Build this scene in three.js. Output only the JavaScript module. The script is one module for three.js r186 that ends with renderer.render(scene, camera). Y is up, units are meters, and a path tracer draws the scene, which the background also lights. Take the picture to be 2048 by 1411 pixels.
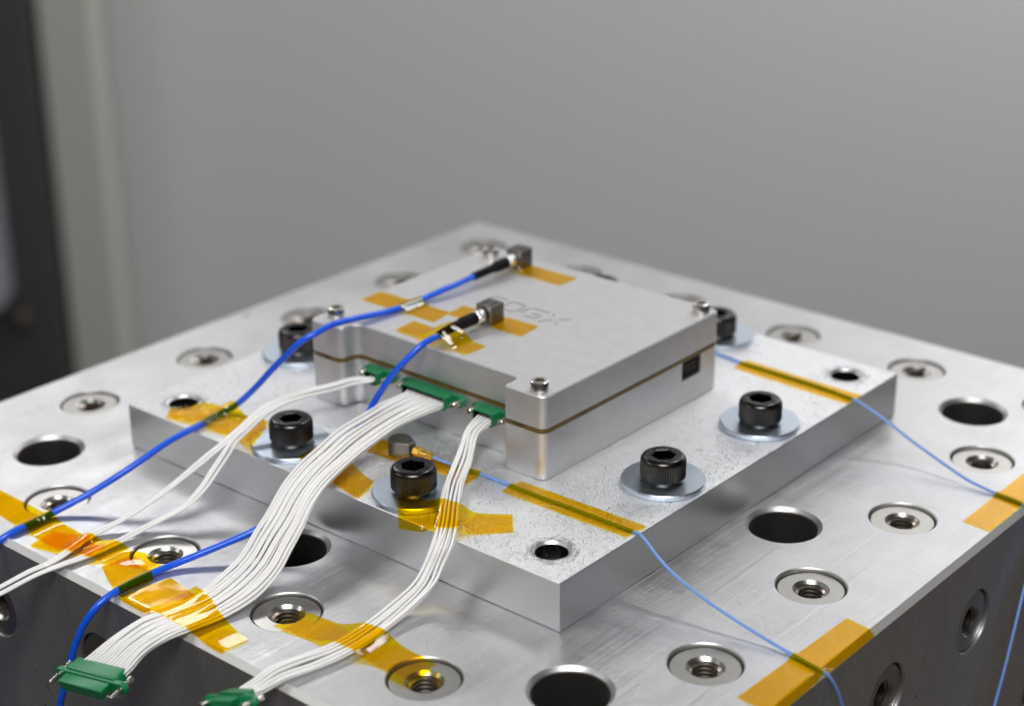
import * as THREE from 'three';
import { mergeGeometries, mergeVertices, toCreasedNormals } from 'three/addons/utils/BufferGeometryUtils.js';
import { RoundedBoxGeometry } from 'three/addons/geometries/RoundedBoxGeometry.js';
import { RectAreaLightUniformsLib } from 'three/addons/lights/RectAreaLightUniformsLib.js';
import { FontLoader } from 'three/addons/loaders/FontLoader.js';
import { TextGeometry } from 'three/addons/geometries/TextGeometry.js';
import { createNoise2D } from 'simplex-noise';

// ---------------------------------------------------------------- camera, lights, exposure
// The place is measured in millimetres (MM turns them into metres). y = 0 is the top of the fixture cube.
const MM = 0.001;
const scene = new THREE.Scene();
const camera = new THREE.PerspectiveCamera(22.314, 1024 / 705, 0.02, 30);
camera.position.set(-310.4 * MM, 246.9 * MM, 250.7 * MM);
camera.rotation.order = 'YXZ';
camera.rotation.set(-22.85 * Math.PI / 180, -49.39 * Math.PI / 180, -0.519 * Math.PI / 180);
camera.focus = 0.487;
camera.userData.fStop = 8.5;
camera.updateMatrixWorld(true);

const renderer = new THREE.WebGLRenderer({ antialias: true });
renderer.setSize(1024, 705);
renderer.toneMapping = THREE.LinearToneMapping;
renderer.toneMappingExposure = 1.12;
renderer.shadowMap.enabled = true;
scene.background = new THREE.Color(0.028, 0.028, 0.03);

RectAreaLightUniformsLib.init();
// a ceiling panel throws the shadows; four added panels brighten wall, wires and metal
const PANELS = [
  { at: [1060, 1420, -60], size: [480, 220], aim: [60, 0, -60], power: 14, label: 'white ceiling light panel to the right above the metal cube' },
  { at: [1900, 1250, 100], size: [1300, 500], aim: [2300, 650, -260], power: 9.5, label: 'added white light panel on the far right that washes the grey wall' },
  { at: [-560, 950, 400], size: [520, 260], aim: [0, 0, -60], power: 23, label: 'added fill light panel above and behind the camera' },
  { at: [-1000, 820, -1020], size: [700, 240], aim: [0, 0, -60], power: 3, label: 'added narrow white light panel left of the dark cabinet' },
  { at: [560, 1000, -1440], size: [900, 180], aim: [0, 0, -60], power: 7.2, label: 'added long white light panel high on the grey wall' },
];

// ---------------------------------------------------------------- helpers
let seed = 20240611;
const rnd = () => { seed = (seed + 0x6d2b79f5) | 0; let t = Math.imul(seed ^ (seed >>> 15), 1 | seed); t = (t + Math.imul(t ^ (t >>> 7), 61 | t)) ^ t; return ((t ^ (t >>> 14)) >>> 0) / 4294967296; };
const rr = (a, b) => a + (b - a) * rnd();
const noise = createNoise2D(rnd);
const lerp = (a, b, t) => a + (b - a) * t, clamp = (x, a = 0, b = 1) => Math.min(b, Math.max(a, x));
const used = new Map();
function numbered(name) {
  const n = used.get(name) ?? 0;
  used.set(name, n + 1);
  return n ? name + '_' + String(n).padStart(3, '0') : name;
}
function tag(o, label, category, group) {
  o.userData.label = label; o.userData.category = category;
  if (group) o.userData.group = group;
  return o;
}
function thing(name, label, category, base = [0, 0, 0], group) {
  const o = new THREE.Group();
  o.name = numbered(name);
  o.position.set(base[0] * MM, base[1] * MM, base[2] * MM);
  scene.add(o);
  tag(o, label, category, group);
  return o;
}
// geometry in millimetres in the axes of its thing (shift = true: given in the place's axes instead)
function part(parent, name, geo, mat, shift = true) {
  const g = geo;
  g.scale(MM, MM, MM);
  if (shift) {
    const p = new THREE.Vector3();
    for (let q = parent; q && q !== scene; q = q.parent) p.add(q.position);
    g.translate(-p.x, -p.y, -p.z);
  }
  const m = new THREE.Mesh(g, mat);
  m.name = name; m.castShadow = m.receiveShadow = true;
  parent.add(m);
  return m;
}
function solo(name, geo, mat, label, category, base, group) {       // a thing that is one mesh, its origin at its base
  geo.translate(-base[0], -base[1], -base[2]);
  geo.scale(MM, MM, MM);
  const m = new THREE.Mesh(geo, mat);
  m.name = numbered(name); m.castShadow = m.receiveShadow = true;
  m.position.set(base[0] * MM, base[1] * MM, base[2] * MM);
  scene.add(m);
  return tag(m, label, category, group);
}
const plain = (g) => { const n = g.index ? g.toNonIndexed() : g; for (const k of Object.keys(n.attributes)) if (!['position', 'normal', 'uv'].includes(k)) n.deleteAttribute(k); n.clearGroups(); return n; };
const merge = (list) => mergeGeometries(list.map(plain));
const crease = (g, a = 0.5) => toCreasedNormals(g, a);
function fromTris(pos, uv) {
  const g = new THREE.BufferGeometry();
  g.setAttribute('position', new THREE.Float32BufferAttribute(pos, 3));
  g.setAttribute('uv', new THREE.Float32BufferAttribute(uv ?? new Float32Array(pos.length / 3 * 2), 2));
  g.computeVertexNormals();
  return g;
}
const quad = (a, b, c, d) => [...a, ...b, ...c, ...a, ...c, ...d];
// uv in units of `tile` millimetres, projected along each face's main axis
function boxUV(g0, tile, ox = 0, oz = 0) {
  const g = plain(g0), p = g.attributes.position, uv = new Float32Array(p.count * 2), a = new THREE.Vector3(), b = new THREE.Vector3(), c = new THREE.Vector3();
  for (let i = 0; i < p.count; i += 3) {
    a.fromBufferAttribute(p, i); b.fromBufferAttribute(p, i + 1); c.fromBufferAttribute(p, i + 2);
    const n = b.clone().sub(a).cross(c.clone().sub(a)), x = Math.abs(n.x), y = Math.abs(n.y), z = Math.abs(n.z);
    [a, b, c].forEach((v, k) => {
      const [u, w] = y >= x && y >= z ? [v.x - ox, v.z - oz] : x > z ? [v.z - oz, v.y] : [v.x - ox, v.y];
      uv[(i + k) * 2] = u / tile; uv[(i + k) * 2 + 1] = w / tile;
    });
  }
  g.setAttribute('uv', new THREE.BufferAttribute(uv, 2));
  return g;
}
// triangles that face up first (material 0), the others after them (material 1)
function splitUp(g0, limit = 0.9) {
  const g = plain(g0), p = g.attributes.position, order = [[], []], a = new THREE.Vector3(), b = new THREE.Vector3(), c = new THREE.Vector3();
  for (let i = 0; i < p.count; i += 3) {
    a.fromBufferAttribute(p, i); b.fromBufferAttribute(p, i + 1); c.fromBufferAttribute(p, i + 2);
    order[b.sub(a).cross(c.sub(a)).normalize().y > limit ? 0 : 1].push(i, i + 1, i + 2);
  }
  g.setIndex([...order[0], ...order[1]]);
  g.addGroup(0, order[0].length, 0); g.addGroup(order[0].length, order[1].length, 1);
  return g;
}
const smoothPath = (pts, n, tension = 0.5) => new THREE.CatmullRomCurve3(pts.map((p) => new THREE.Vector3(...p)), false, 'catmullrom', tension).getSpacedPoints(n);
// a tube of varying radius along sampled points (millimetres)
function tube(points, radius, radial = 10, caps = true) {
  const n = points.length, pos = [], uv = [], idx = [], rOf = typeof radius === 'function' ? radius : () => radius;
  const t = points.map((_, i) => points[Math.min(n - 1, i + 1)].clone().sub(points[Math.max(0, i - 1)]).normalize());
  let u = new THREE.Vector3(0, 1, 0); if (Math.abs(t[0].y) > 0.9) u.set(1, 0, 0);
  u.addScaledVector(t[0], -u.dot(t[0])).normalize();
  let s = 0;
  for (let i = 0; i < n; i++) {
    if (i) { u = u.clone().addScaledVector(t[i], -u.dot(t[i])).normalize(); s += points[i].distanceTo(points[i - 1]); }
    const v = t[i].clone().cross(u), r = rOf(i / (n - 1), s);
    for (let k = 0; k <= radial; k++) {
      const a = k / radial * Math.PI * 2, q = points[i].clone().addScaledVector(u, Math.cos(a) * r).addScaledVector(v, Math.sin(a) * r);
      pos.push(q.x, q.y, q.z); uv.push(s, k / radial);
    }
  }
  const w = radial + 1;
  for (let i = 0; i < n - 1; i++) for (let k = 0; k < radial; k++) { const a = i * w + k; idx.push(a, a + w, a + 1, a + 1, a + w, a + w + 1); }
  const g = new THREE.BufferGeometry();
  g.setAttribute('position', new THREE.Float32BufferAttribute(pos, 3));
  g.setAttribute('uv', new THREE.Float32BufferAttribute(uv, 2));
  g.setIndex(idx); g.computeVertexNormals();
  const nor = g.attributes.normal;                                   // close the seam
  for (let i = 0; i < n; i++) { const a = i * w, b = a + radial; const m = new THREE.Vector3().fromBufferAttribute(nor, a).add(new THREE.Vector3().fromBufferAttribute(nor, b)).normalize(); nor.setXYZ(a, m.x, m.y, m.z); nor.setXYZ(b, m.x, m.y, m.z); }
  if (!caps) return g;
  const ends = [];
  for (const i of [0, n - 1]) {
    const tri = [], c = points[i];
    for (let k = 0; k < radial; k++) { const a = (i * w + k) * 3, b = a + 3; const A = pos.slice(a, a + 3), B = pos.slice(b, b + 3); tri.push(c.x, c.y, c.z, ...(i ? [...A, ...B] : [...B, ...A])); }
    ends.push(fromTris(tri));
  }
  return merge([g, ...ends]);
}
const lathe = (profile, seg = 48, a = 0.45) => crease(new THREE.LatheGeometry(profile.map(([r, y]) => new THREE.Vector2(r, y)), seg), a);
// outline of corners [x, z, radius], rounded, counter-clockwise seen from above when x runs right and z towards the viewer
function rounded(corners, seg = 7) {
  const out = [], n = corners.length;
  for (let i = 0; i < n; i++) {
    const [x, z, r] = corners[i], [px, pz] = corners[(i + n - 1) % n], [nx, nz] = corners[(i + 1) % n];
    const a = new THREE.Vector2(px - x, pz - z).normalize(), b = new THREE.Vector2(nx - x, nz - z).normalize();
    const half = Math.acos(clamp(a.dot(b), -1, 1)) / 2, d = r / Math.tan(half), m = a.clone().add(b).normalize().multiplyScalar(r / Math.sin(half));
    const c = new THREE.Vector2(x + m.x, z + m.y), s = new THREE.Vector2(x, z).addScaledVector(a, d).sub(c), e = new THREE.Vector2(x, z).addScaledVector(b, d).sub(c);
    const a0 = Math.atan2(s.y, s.x); let da = Math.atan2(e.y, e.x) - a0;
    while (da > Math.PI) da -= 2 * Math.PI; while (da < -Math.PI) da += 2 * Math.PI;
    for (let k = 0; k <= seg; k++) out.push([c.x + Math.cos(a0 + da * k / seg) * r, c.y + Math.sin(a0 + da * k / seg) * r]);
  }
  return out;
}
function area2(o) { let s = 0; for (let i = 0; i < o.length; i++) { const [a, b] = o[i], [c, d] = o[(i + 1) % o.length]; s += a * d - c * b; } return s; }
function inset(o, d) {
  const n = o.length, sgn = area2(o) > 0 ? 1 : -1;
  return o.map(([x, z], i) => {
    const [px, pz] = o[(i + n - 1) % n], [nx, nz] = o[(i + 1) % n];
    const e1 = new THREE.Vector2(x - px, z - pz).normalize(), e2 = new THREE.Vector2(nx - x, nz - z).normalize(), t = e1.add(e2).normalize();
    return [x - t.y * sgn * d, z + t.x * sgn * d];
  });
}
function flat(o, y, holes = [], up = true) {
  const sh = new THREE.Shape(o.map(([x, z]) => new THREE.Vector2(x, -z)));
  for (const h of holes) sh.holes.push(new THREE.Path(h.map(([x, z]) => new THREE.Vector2(x, -z))));
  const g = new THREE.ShapeGeometry(sh);
  g.rotateX(up ? -Math.PI / 2 : Math.PI / 2);
  if (!up) g.scale(1, 1, -1), g.index.array.reverse();
  g.translate(0, y, 0);
  return plain(g);
}
function band(o1, y1, o2, y2) {                                      // wall between two outlines of equal length
  const t = [], n = o1.length, flip = area2(o1) > 0;
  for (let i = 0; i < n; i++) {
    const j = (i + 1) % n, a = [o1[i][0], y1, o1[i][1]], b = [o1[j][0], y1, o1[j][1]], c = [o2[j][0], y2, o2[j][1]], d = [o2[i][0], y2, o2[i][1]];
    t.push(...(flip ? quad(b, a, d, c) : quad(a, b, c, d)));
  }
  return fromTris(t);
}
function prism(o, y0, y1, bevel = 0.3, holes = [], lower = 0) {
  const top = bevel ? inset(o, bevel) : o, list = [flat(top, y1, holes)];
  if (bevel) list.push(band(o, y1 - bevel, top, y1));
  list.push(band(o, y0 + lower, o, y1 - bevel));
  const bot = lower ? inset(o, lower) : o;
  if (lower) list.push(band(bot, y0, o, y0 + lower));
  list.push(flat(bot, y0, [], false));
  return merge(list);
}
const circle = (x, z, r, n = 48) => Array.from({ length: n }, (_, k) => [x + r * Math.cos(k / n * 2 * Math.PI), z + r * Math.sin(k / n * 2 * Math.PI)]);

// ---------------------------------------------------------------- textures
function canvas(w, h, base) { const c = document.createElement('canvas'); c.width = w; c.height = h; const x = c.getContext('2d'); x.fillStyle = base; x.fillRect(0, 0, w, h); return [c, x]; }
function texture(c, srgb = false, wrap = true) {
  const t = new THREE.CanvasTexture(c);
  if (srgb) t.colorSpace = THREE.SRGBColorSpace;
  if (wrap) t.wrapS = t.wrapT = THREE.RepeatWrapping;
  t.magFilter = THREE.LinearFilter; t.anisotropy = 8;
  return t;
}
function strokes(x, w, h, n, { angle, spread, len, width, alpha, tones }) {
  for (let i = 0; i < n; i++) {
    const a = angle + rr(-spread, spread), l = rr(...len), px = rnd() * w, py = rnd() * h, v = tones[Math.floor(rnd() * tones.length)];
    x.strokeStyle = `rgba(${v},${v},${v},${rr(...alpha)})`; x.lineWidth = rr(...width);
    x.beginPath(); x.moveTo(px - Math.cos(a) * l / 2, py - Math.sin(a) * l / 2); x.lineTo(px + Math.cos(a) * l / 2, py + Math.sin(a) * l / 2); x.stroke();
  }
}
function addNoise(c, x, fn) {
  const w = c.width, h = c.height, im = x.getImageData(0, 0, w, h), d = im.data;
  for (let j = 0; j < h; j++) for (let i = 0; i < w; i++) { const v = fn(i, j), o = (j * w + i) * 4; for (let k = 0; k < 3; k++) d[o + k] = clamp(d[o + k] + v, 0, 255); }
  x.putImageData(im, 0, 0);
}
const fbm = (x, y, oct = 4) => { let s = 0, a = 0.5, f = 1; for (let i = 0; i < oct; i++) { s += a * noise(x * f + i * 17.3, y * f - i * 9.1); a *= 0.5; f *= 2.03; } return s; };

// milled and scoured aluminium of the cube's top: 300 mm on 2048 pixels
const [cubeBumpC, cbx] = canvas(2048, 2048, '#808080');
strokes(cbx, 2048, 2048, 16000, { angle: 0, spread: 0.05, len: [60, 700], width: [0.6, 1.5], alpha: [0.04, 0.26], tones: [20, 230, 60, 255] });
strokes(cbx, 2048, 2048, 9000, { angle: Math.PI / 2, spread: 0.06, len: [40, 420], width: [0.6, 1.4], alpha: [0.04, 0.24], tones: [20, 230, 60, 255] });
strokes(cbx, 2048, 2048, 500, { angle: 0, spread: 3, len: [8, 90], width: [0.6, 1.6], alpha: [0.2, 0.6], tones: [10, 30] });
addNoise(cubeBumpC, cbx, () => rr(-7, 7));
const [cubeRoughC, crx] = canvas(2048, 2048, 'rgb(112,112,112)');
strokes(crx, 2048, 2048, 9000, { angle: 0, spread: 0.04, len: [80, 900], width: [0.7, 3], alpha: [0.03, 0.13], tones: [40, 200] });
strokes(crx, 2048, 2048, 5000, { angle: Math.PI / 2, spread: 0.05, len: [60, 500], width: [0.7, 2.5], alpha: [0.03, 0.13], tones: [40, 200] });
addNoise(cubeRoughC, crx, (i, j) => 26 * fbm(i / 260, j / 260) + rr(-5, 5));
const [cubeColC, ccx] = canvas(2048, 2048, 'rgb(210,210,212)');
addNoise(cubeColC, ccx, (i, j) => 7 * fbm(i / 180 + 40, j / 180) + 4 * fbm(i / 22, j / 22 + 9) + rr(-3, 3));
strokes(ccx, 2048, 2048, 420, { angle: 0, spread: 3, len: [2, 26], width: [0.8, 2], alpha: [0.06, 0.3], tones: [90, 120] });
const mark = (x, z, r, n, tone = 70) => {                            // a scuffed spot: many short dark strokes
  for (let i = 0; i < n; i++) { const px = (x + 62.8 + rr(-r, r)) / 300 * 2048, py = (z + 237.7 + rr(-r, r) * 0.6) / 300 * 2048; ccx.strokeStyle = `rgba(${tone},${tone},${tone},${rr(0.25, 0.7)})`; ccx.lineWidth = rr(1, 2.2); ccx.beginPath(); ccx.moveTo(px, py); ccx.lineTo(px + rr(-9, 9), py + rr(-7, 7)); ccx.stroke(); }
};
mark(99.5, 56.6, 1.6, 26); mark(19.7, 22.5, 0.35, 5, 40); mark(-10, 30, 0.6, 3, 110); mark(130, 30, 0.8, 4, 110); mark(-30, -170, 1, 5, 120);
const cubeTex = { bumpMap: texture(cubeBumpC), roughnessMap: texture(cubeRoughC), map: texture(cubeColC, true) };

// ground sides of the cube: darker, streaked along their length, with a few pits
const [sideBumpC, sbx] = canvas(1024, 1024, '#808080');
strokes(sbx, 1024, 1024, 9000, { angle: Math.PI / 2, spread: 0.05, len: [30, 300], width: [0.6, 1.6], alpha: [0.05, 0.3], tones: [20, 230] });
strokes(sbx, 1024, 1024, 2500, { angle: 0, spread: 0.08, len: [30, 300], width: [0.6, 1.6], alpha: [0.04, 0.2], tones: [20, 230] });
strokes(sbx, 1024, 1024, 60, { angle: 1.5, spread: 0.4, len: [4, 14], width: [1.2, 3], alpha: [0.5, 0.9], tones: [0] });
const [sideColC, scx] = canvas(1024, 1024, 'rgb(210,209,208)');
addNoise(sideColC, scx, (i, j) => 7 * fbm(i / 60, j / 140 + 3) + 8 * fbm(i / 7, j / 60) + rr(-4, 4));
strokes(scx, 1024, 1024, 40, { angle: 1.4, spread: 0.5, len: [5, 16], width: [1.2, 3], alpha: [0.4, 0.8], tones: [40] });
const sideTex = { bumpMap: texture(sideBumpC), map: texture(sideColC, true) };

// rolled face of the mounting plate: dimples, rub marks and fine cuts, 175 mm on 2048 pixels; worn rings at the corner holes
const PL = { x0: 0, x1: 173.9, z0: -174.6, z1: 0, y: 14.7 };
const HOLES = [[12.2, -12.7], [12.2, -162.7], [162.4, -12.6], [162.2, -162.7]];
const [plateBumpC, pbx] = canvas(2048, 2048, '#808080');
addNoise(plateBumpC, pbx, (i, j) => 20 * noise(i / 7, j / 7) + 8 * noise(i / 3.4, j / 3.4 + 20) + rr(-5, 5));
strokes(pbx, 2048, 2048, 11000, { angle: 0.7, spread: 1.1, len: [6, 24], width: [1.6, 3.2], alpha: [0.25, 0.85], tones: [0, 255, 240] });
strokes(pbx, 2048, 2048, 160, { angle: 0.5, spread: 0.5, len: [40, 160], width: [1, 2], alpha: [0.2, 0.5], tones: [0, 255] });
const [plateRoughC, prx] = canvas(1024, 1024, 'rgb(130,130,130)');
addNoise(plateRoughC, prx, (i, j) => 5 * fbm(i / 90, j / 90) + 16 * fbm(i / 4, j / 4) + rr(-8, 8));
strokes(prx, 1024, 1024, 9000, { angle: 0.7, spread: 1.1, len: [3, 12], width: [0.8, 1.8], alpha: [0.2, 0.6], tones: [70, 220, 235] });
const [plateColC, pcx] = canvas(2048, 2048, 'rgb(243,244,246)');  // lighter than the sides: the brightness of the lit top is in this colour
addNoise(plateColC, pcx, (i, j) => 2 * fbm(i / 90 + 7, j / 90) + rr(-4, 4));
for (const [hx, hz] of HOLES) for (let i = 0; i < 420; i++) {
  const a = rnd() * 6.283, rad = 5.2 + Math.abs(rr(-1, 1) * rr(0, 1)) * 3.2, da = rr(0.08, 0.45), px = hx / 173.9 * 2048, py = (hz + 174.6) / 174.6 * 2048, v = rr(60, 130);
  pcx.strokeStyle = `rgba(${v},${v},${v + 4},${rr(0.12, 0.5)})`; pcx.lineWidth = rr(0.8, 2.4); pcx.beginPath(); pcx.arc(px, py, rad / 173.9 * 2048, a, a + da); pcx.stroke();
}
const plateTex = { bumpMap: texture(plateBumpC), roughnessMap: texture(plateRoughC), map: texture(plateColC, true) };

// bead-blasted aluminium
const [blastC, blx] = canvas(1024, 1024, '#808080');
addNoise(blastC, blx, (i, j) => 34 * noise(i / 2.4, j / 2.4) + rr(-40, 40));
const blastBump = texture(blastC);
const [blastColC, bcx] = canvas(512, 512, 'rgb(214,213,214)');
addNoise(blastColC, bcx, (i, j) => 5 * fbm(i / 60, j / 60) + rr(-5, 5));
const blastCol = texture(blastColC, true);
const [zincC, znx] = canvas(512, 512, 'rgb(208,219,232)');
addNoise(zincC, znx, (i, j) => 7 * fbm(i / 50, j / 50) + 4 * fbm(i / 9 + 3, j / 9) + rr(-4, 4));
strokes(znx, 512, 512, 160, { angle: 0, spread: 3, len: [4, 40], width: [0.6, 1.4], alpha: [0.05, 0.16], tones: [90, 230] });
const zincCol = texture(zincC, true);
const [zincRC, zrx] = canvas(512, 512, 'rgb(110,110,110)');
addNoise(zincRC, zrx, (i, j) => 16 * fbm(i / 40 + 8, j / 40) + rr(-8, 8));
const zincRough = texture(zincRC);
const [oxideC, oxx] = canvas(512, 512, 'rgb(110,110,110)');
addNoise(oxideC, oxx, (i, j) => 50 * fbm(i / 24, j / 24) + rr(-12, 12));
const oxideRough = texture(oxideC);
const [ringC, rgx] = canvas(16, 512, '#808080');                      // turned faces: fine rings (v runs across the face)
for (let j = 0; j < 512; j++) { const v = 128 + 60 * noise(j / 3, 5) + rr(-40, 40); rgx.fillStyle = `rgb(${v | 0},${v | 0},${v | 0})`; rgx.fillRect(0, j, 16, 1); }
const ringBump = texture(ringC);
const [braidC, brx] = canvas(256, 128, 'rgb(0,80,228)');             // blue jacket with a fine braid showing through
for (let i = -8; i < 24; i++) for (const s of [1, -1]) { brx.strokeStyle = s > 0 ? 'rgba(70,150,255,0.5)' : 'rgba(0,48,180,0.5)'; brx.lineWidth = 4; brx.beginPath(); brx.moveTo(i * 16, s > 0 ? 0 : 128); brx.lineTo(i * 16 + 64, s > 0 ? 128 : 0); brx.stroke(); }
addNoise(braidC, brx, () => rr(-7, 7));
const braid = texture(braidC, true); braid.repeat.set(1 / 9, 1);
const [filmC, fmx] = canvas(512, 512, '#808080');
addNoise(filmC, fmx, (i, j) => 30 * fbm(i / 70, j / 70) + 5 * noise(i / 6, j / 6));
const filmBump = texture(filmC);

// ---------------------------------------------------------------- materials
const std = (o) => new THREE.MeshStandardMaterial(o), phys = (o) => new THREE.MeshPhysicalMaterial(o);
const rgb = (r, g, b) => new THREE.Color().setRGB(r, g, b);
const M = {
  cubeTop: std({ name: 'scoured_aluminium', ...cubeTex, metalness: 1, roughness: 1, bumpScale: 0.00012 }),
  cubeSide: std({ name: 'ground_aluminium', ...sideTex, metalness: 1, roughness: 0.47, bumpScale: 0.0003 }),
  bore: std({ name: 'cut_aluminium', color: rgb(0.56, 0.55, 0.54), metalness: 1, roughness: 0.45 }),
  holeWall: std({ name: 'reamed_hole', color: rgb(0.5, 0.5, 0.5), metalness: 1, roughness: 0.14 }),
  insert: std({ name: 'turned_steel', color: rgb(0.5, 0.49, 0.465), metalness: 1, roughness: 0.3, bumpMap: ringBump, bumpScale: 0.000004 }),
  thread: std({ name: 'thread_steel', color: rgb(0.34, 0.29, 0.25), metalness: 1, roughness: 0.3 }),
  bushing: std({ name: 'bare_bore_steel', color: rgb(0.3, 0.285, 0.27), metalness: 1, roughness: 0.4 }),
  plateTop: std({ name: 'rolled_aluminium_lit', ...plateTex, metalness: 1, roughness: 1, bumpScale: 0.001 }),
  plateSide: std({ name: 'planed_aluminium_shaded', color: rgb(0.7, 0.705, 0.715), metalness: 1, roughness: 0.4, bumpMap: sideTex.bumpMap, bumpScale: 0.00003 }),  // same plate as the top, its shade put into a darker colour
  blast: std({ name: 'bead_blasted_aluminium', map: blastCol, metalness: 1, roughness: 0.46, bumpMap: blastBump, bumpScale: 0.00005 }),
  blastLid: std({ name: 'bead_blasted_lid', map: blastCol, metalness: 1, roughness: 0.56, bumpMap: blastBump, bumpScale: 0.00005 }),
  chamfer: std({ name: 'chamfer_aluminium', color: rgb(0.8, 0.79, 0.77), metalness: 1, roughness: 0.58 }),
  board: std({ name: 'circuit_board_edge', color: rgb(0.12, 0.075, 0.013), roughness: 0.5 }),
  pad: std({ name: 'dark_pad', color: rgb(0.02, 0.016, 0.012), roughness: 0.5 }),
  black: phys({ name: 'black_plastic', color: rgb(0.008, 0.008, 0.009), roughness: 0.6, specularIntensity: 0.25 }),
  gold: std({ name: 'gold', color: rgb(0.95, 0.58, 0.11), metalness: 1, roughness: 0.36 }),
  stainless: std({ name: 'stainless_steel', color: rgb(0.68, 0.65, 0.6), metalness: 1, roughness: 0.27 }),
  oxide: std({ name: 'black_oxide_steel', color: rgb(0.062, 0.059, 0.056), metalness: 1, roughness: 0.66, roughnessMap: oxideRough }),
  zinc: std({ name: 'zinc_plate', map: zincCol, metalness: 1, roughness: 0.75, roughnessMap: zincRough }),
  green: std({ name: 'green_plastic', color: rgb(0.007, 0.185, 0.064), roughness: 0.36 }),
  wire: std({ name: 'white_wire', color: rgb(0.86, 0.85, 0.835), roughness: 0.34 }),
  blue: phys({ name: 'blue_jacket', map: braid, bumpMap: braid, bumpScale: 0.00022, roughness: 0.34, clearcoat: 0.2, clearcoatRoughness: 0.15 }),
  sky: std({ name: 'light_blue_jacket', color: rgb(0.17, 0.31, 0.66), roughness: 0.35 }),
  titanium: std({ name: 'grey_titanium', color: rgb(0.22, 0.205, 0.19), metalness: 1, roughness: 0.36, bumpMap: blastBump, bumpScale: 0.000006 }),
  etched: std({ name: 'etched_mark', color: rgb(0.035, 0.033, 0.032), roughness: 0.6 }),
  nut: std({ name: 'bright_nickel', color: rgb(0.9, 0.9, 0.9), metalness: 1, roughness: 0.42 }),
  film: phys({ name: 'amber_film', specularIntensity: 0.55, color: rgb(1.0, 0.71, 0.003), transmission: 1, thickness: 0, roughness: 0.03, ior: 1.6, bumpMap: filmBump, bumpScale: 0.00001 }),
  wall: std({ name: 'grey_wall_paint', color: rgb(0.78, 0.78, 0.785), roughness: 0.85 }),
  post: std({ name: 'pale_grey_post', color: rgb(0.6, 0.61, 0.55), roughness: 0.6 }),
  cabinet: std({ name: 'dark_grey_cabinet', color: rgb(0.07, 0.071, 0.072), roughness: 0.6 }),
  housing: std({ name: 'pale_housing', color: rgb(0.36, 0.37, 0.41), roughness: 0.5 }),
  brown: std({ name: 'brown_knob', color: rgb(0.075, 0.055, 0.042), roughness: 0.6 }),
  floor: std({ name: 'dark_floor', color: rgb(0.11, 0.092, 0.08), roughness: 0.7 }),
  lamp: std({ name: 'lit_diffuser', color: rgb(0.8, 0.8, 0.8), emissive: rgb(1, 0.99, 0.97), emissiveIntensity: 2 }),
  lampFrame: std({ name: 'lamp_frame', color: rgb(0.7, 0.7, 0.7), roughness: 0.5 }),
};

// ---------------------------------------------------------------- the place behind and the lamps
const FW = [0.75916, -0.65091], RT = [0.65091, 0.75916];             // into the picture and to the right, on the floor
const turn = Math.atan2(-FW[0], -FW[1]);
const away = (u, d) => [-310.4 + FW[0] * d + RT[0] * u, 250.7 + FW[1] * d + RT[1] * u];
const FLOOR = -1000;
function standing(name, w, h, dep, u, d, bottom, mat, label, category, kind) {
  const [x, z] = away(u, d), g = new THREE.Group();
  g.name = numbered(name); g.position.set(x * MM, bottom * MM, z * MM); g.rotation.y = turn; scene.add(g);
  const b = new RoundedBoxGeometry(w, h, dep, 3, Math.min(6, w / 4, h / 4, dep / 4)); b.translate(0, h / 2, -dep / 2); b.scale(MM, MM, MM);
  const m = new THREE.Mesh(b, mat); m.castShadow = m.receiveShadow = true; m.name = kind ? name : 'body'; g.add(m);
  if (kind) { g.remove(m); m.position.copy(g.position); m.rotation.y = turn; scene.remove(g); scene.add(m); m.userData.kind = kind; m.userData.label = label; return m; }
  tag(g, label, category);
  return g;
}
standing('back_wall', 5200, 2900, 120, 700, 2320, FLOOR, M.wall, 'plain grey painted wall behind the cube, out of focus', 'wall', 'structure');
{
  const f = new THREE.BoxGeometry(6000, 60, 6000); f.translate(300, FLOOR - 30, -100); f.scale(MM, MM, MM);
  const m = new THREE.Mesh(f, M.floor); m.name = 'floor'; m.userData.kind = 'structure'; m.receiveShadow = true; scene.add(m);
}
standing('wall_post', 68, 2850, 60, -551, 2200, FLOOR, M.post, 'pale grey upright post at the left end of the wall', 'post');
const cab = standing('dark_cabinet', 620, 2500, 500, -900, 2190, FLOOR, M.cabinet, 'dark grey cabinet at the left edge beyond the pale post', 'cabinet');
{
  const k = new THREE.SphereGeometry(14, 20, 14); k.translate(258, 384, 12); k.scale(MM, MM, MM);
  const m = new THREE.Mesh(k, M.brown); m.name = 'knob'; m.castShadow = true; cab.add(m);
}
{
  const h = standing('pale_machine_housing', 200, 700, 160, -752, 2120, -585, M.housing, 'pale grey blurred machine housing at the extreme left edge', 'housing');
  const br = new THREE.BoxGeometry(60, 60, 60); br.translate(-40, 300, -180); br.scale(MM, MM, MM);
  const m = new THREE.Mesh(br, M.cabinet); m.name = 'bracket'; h.add(m);
}
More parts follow.
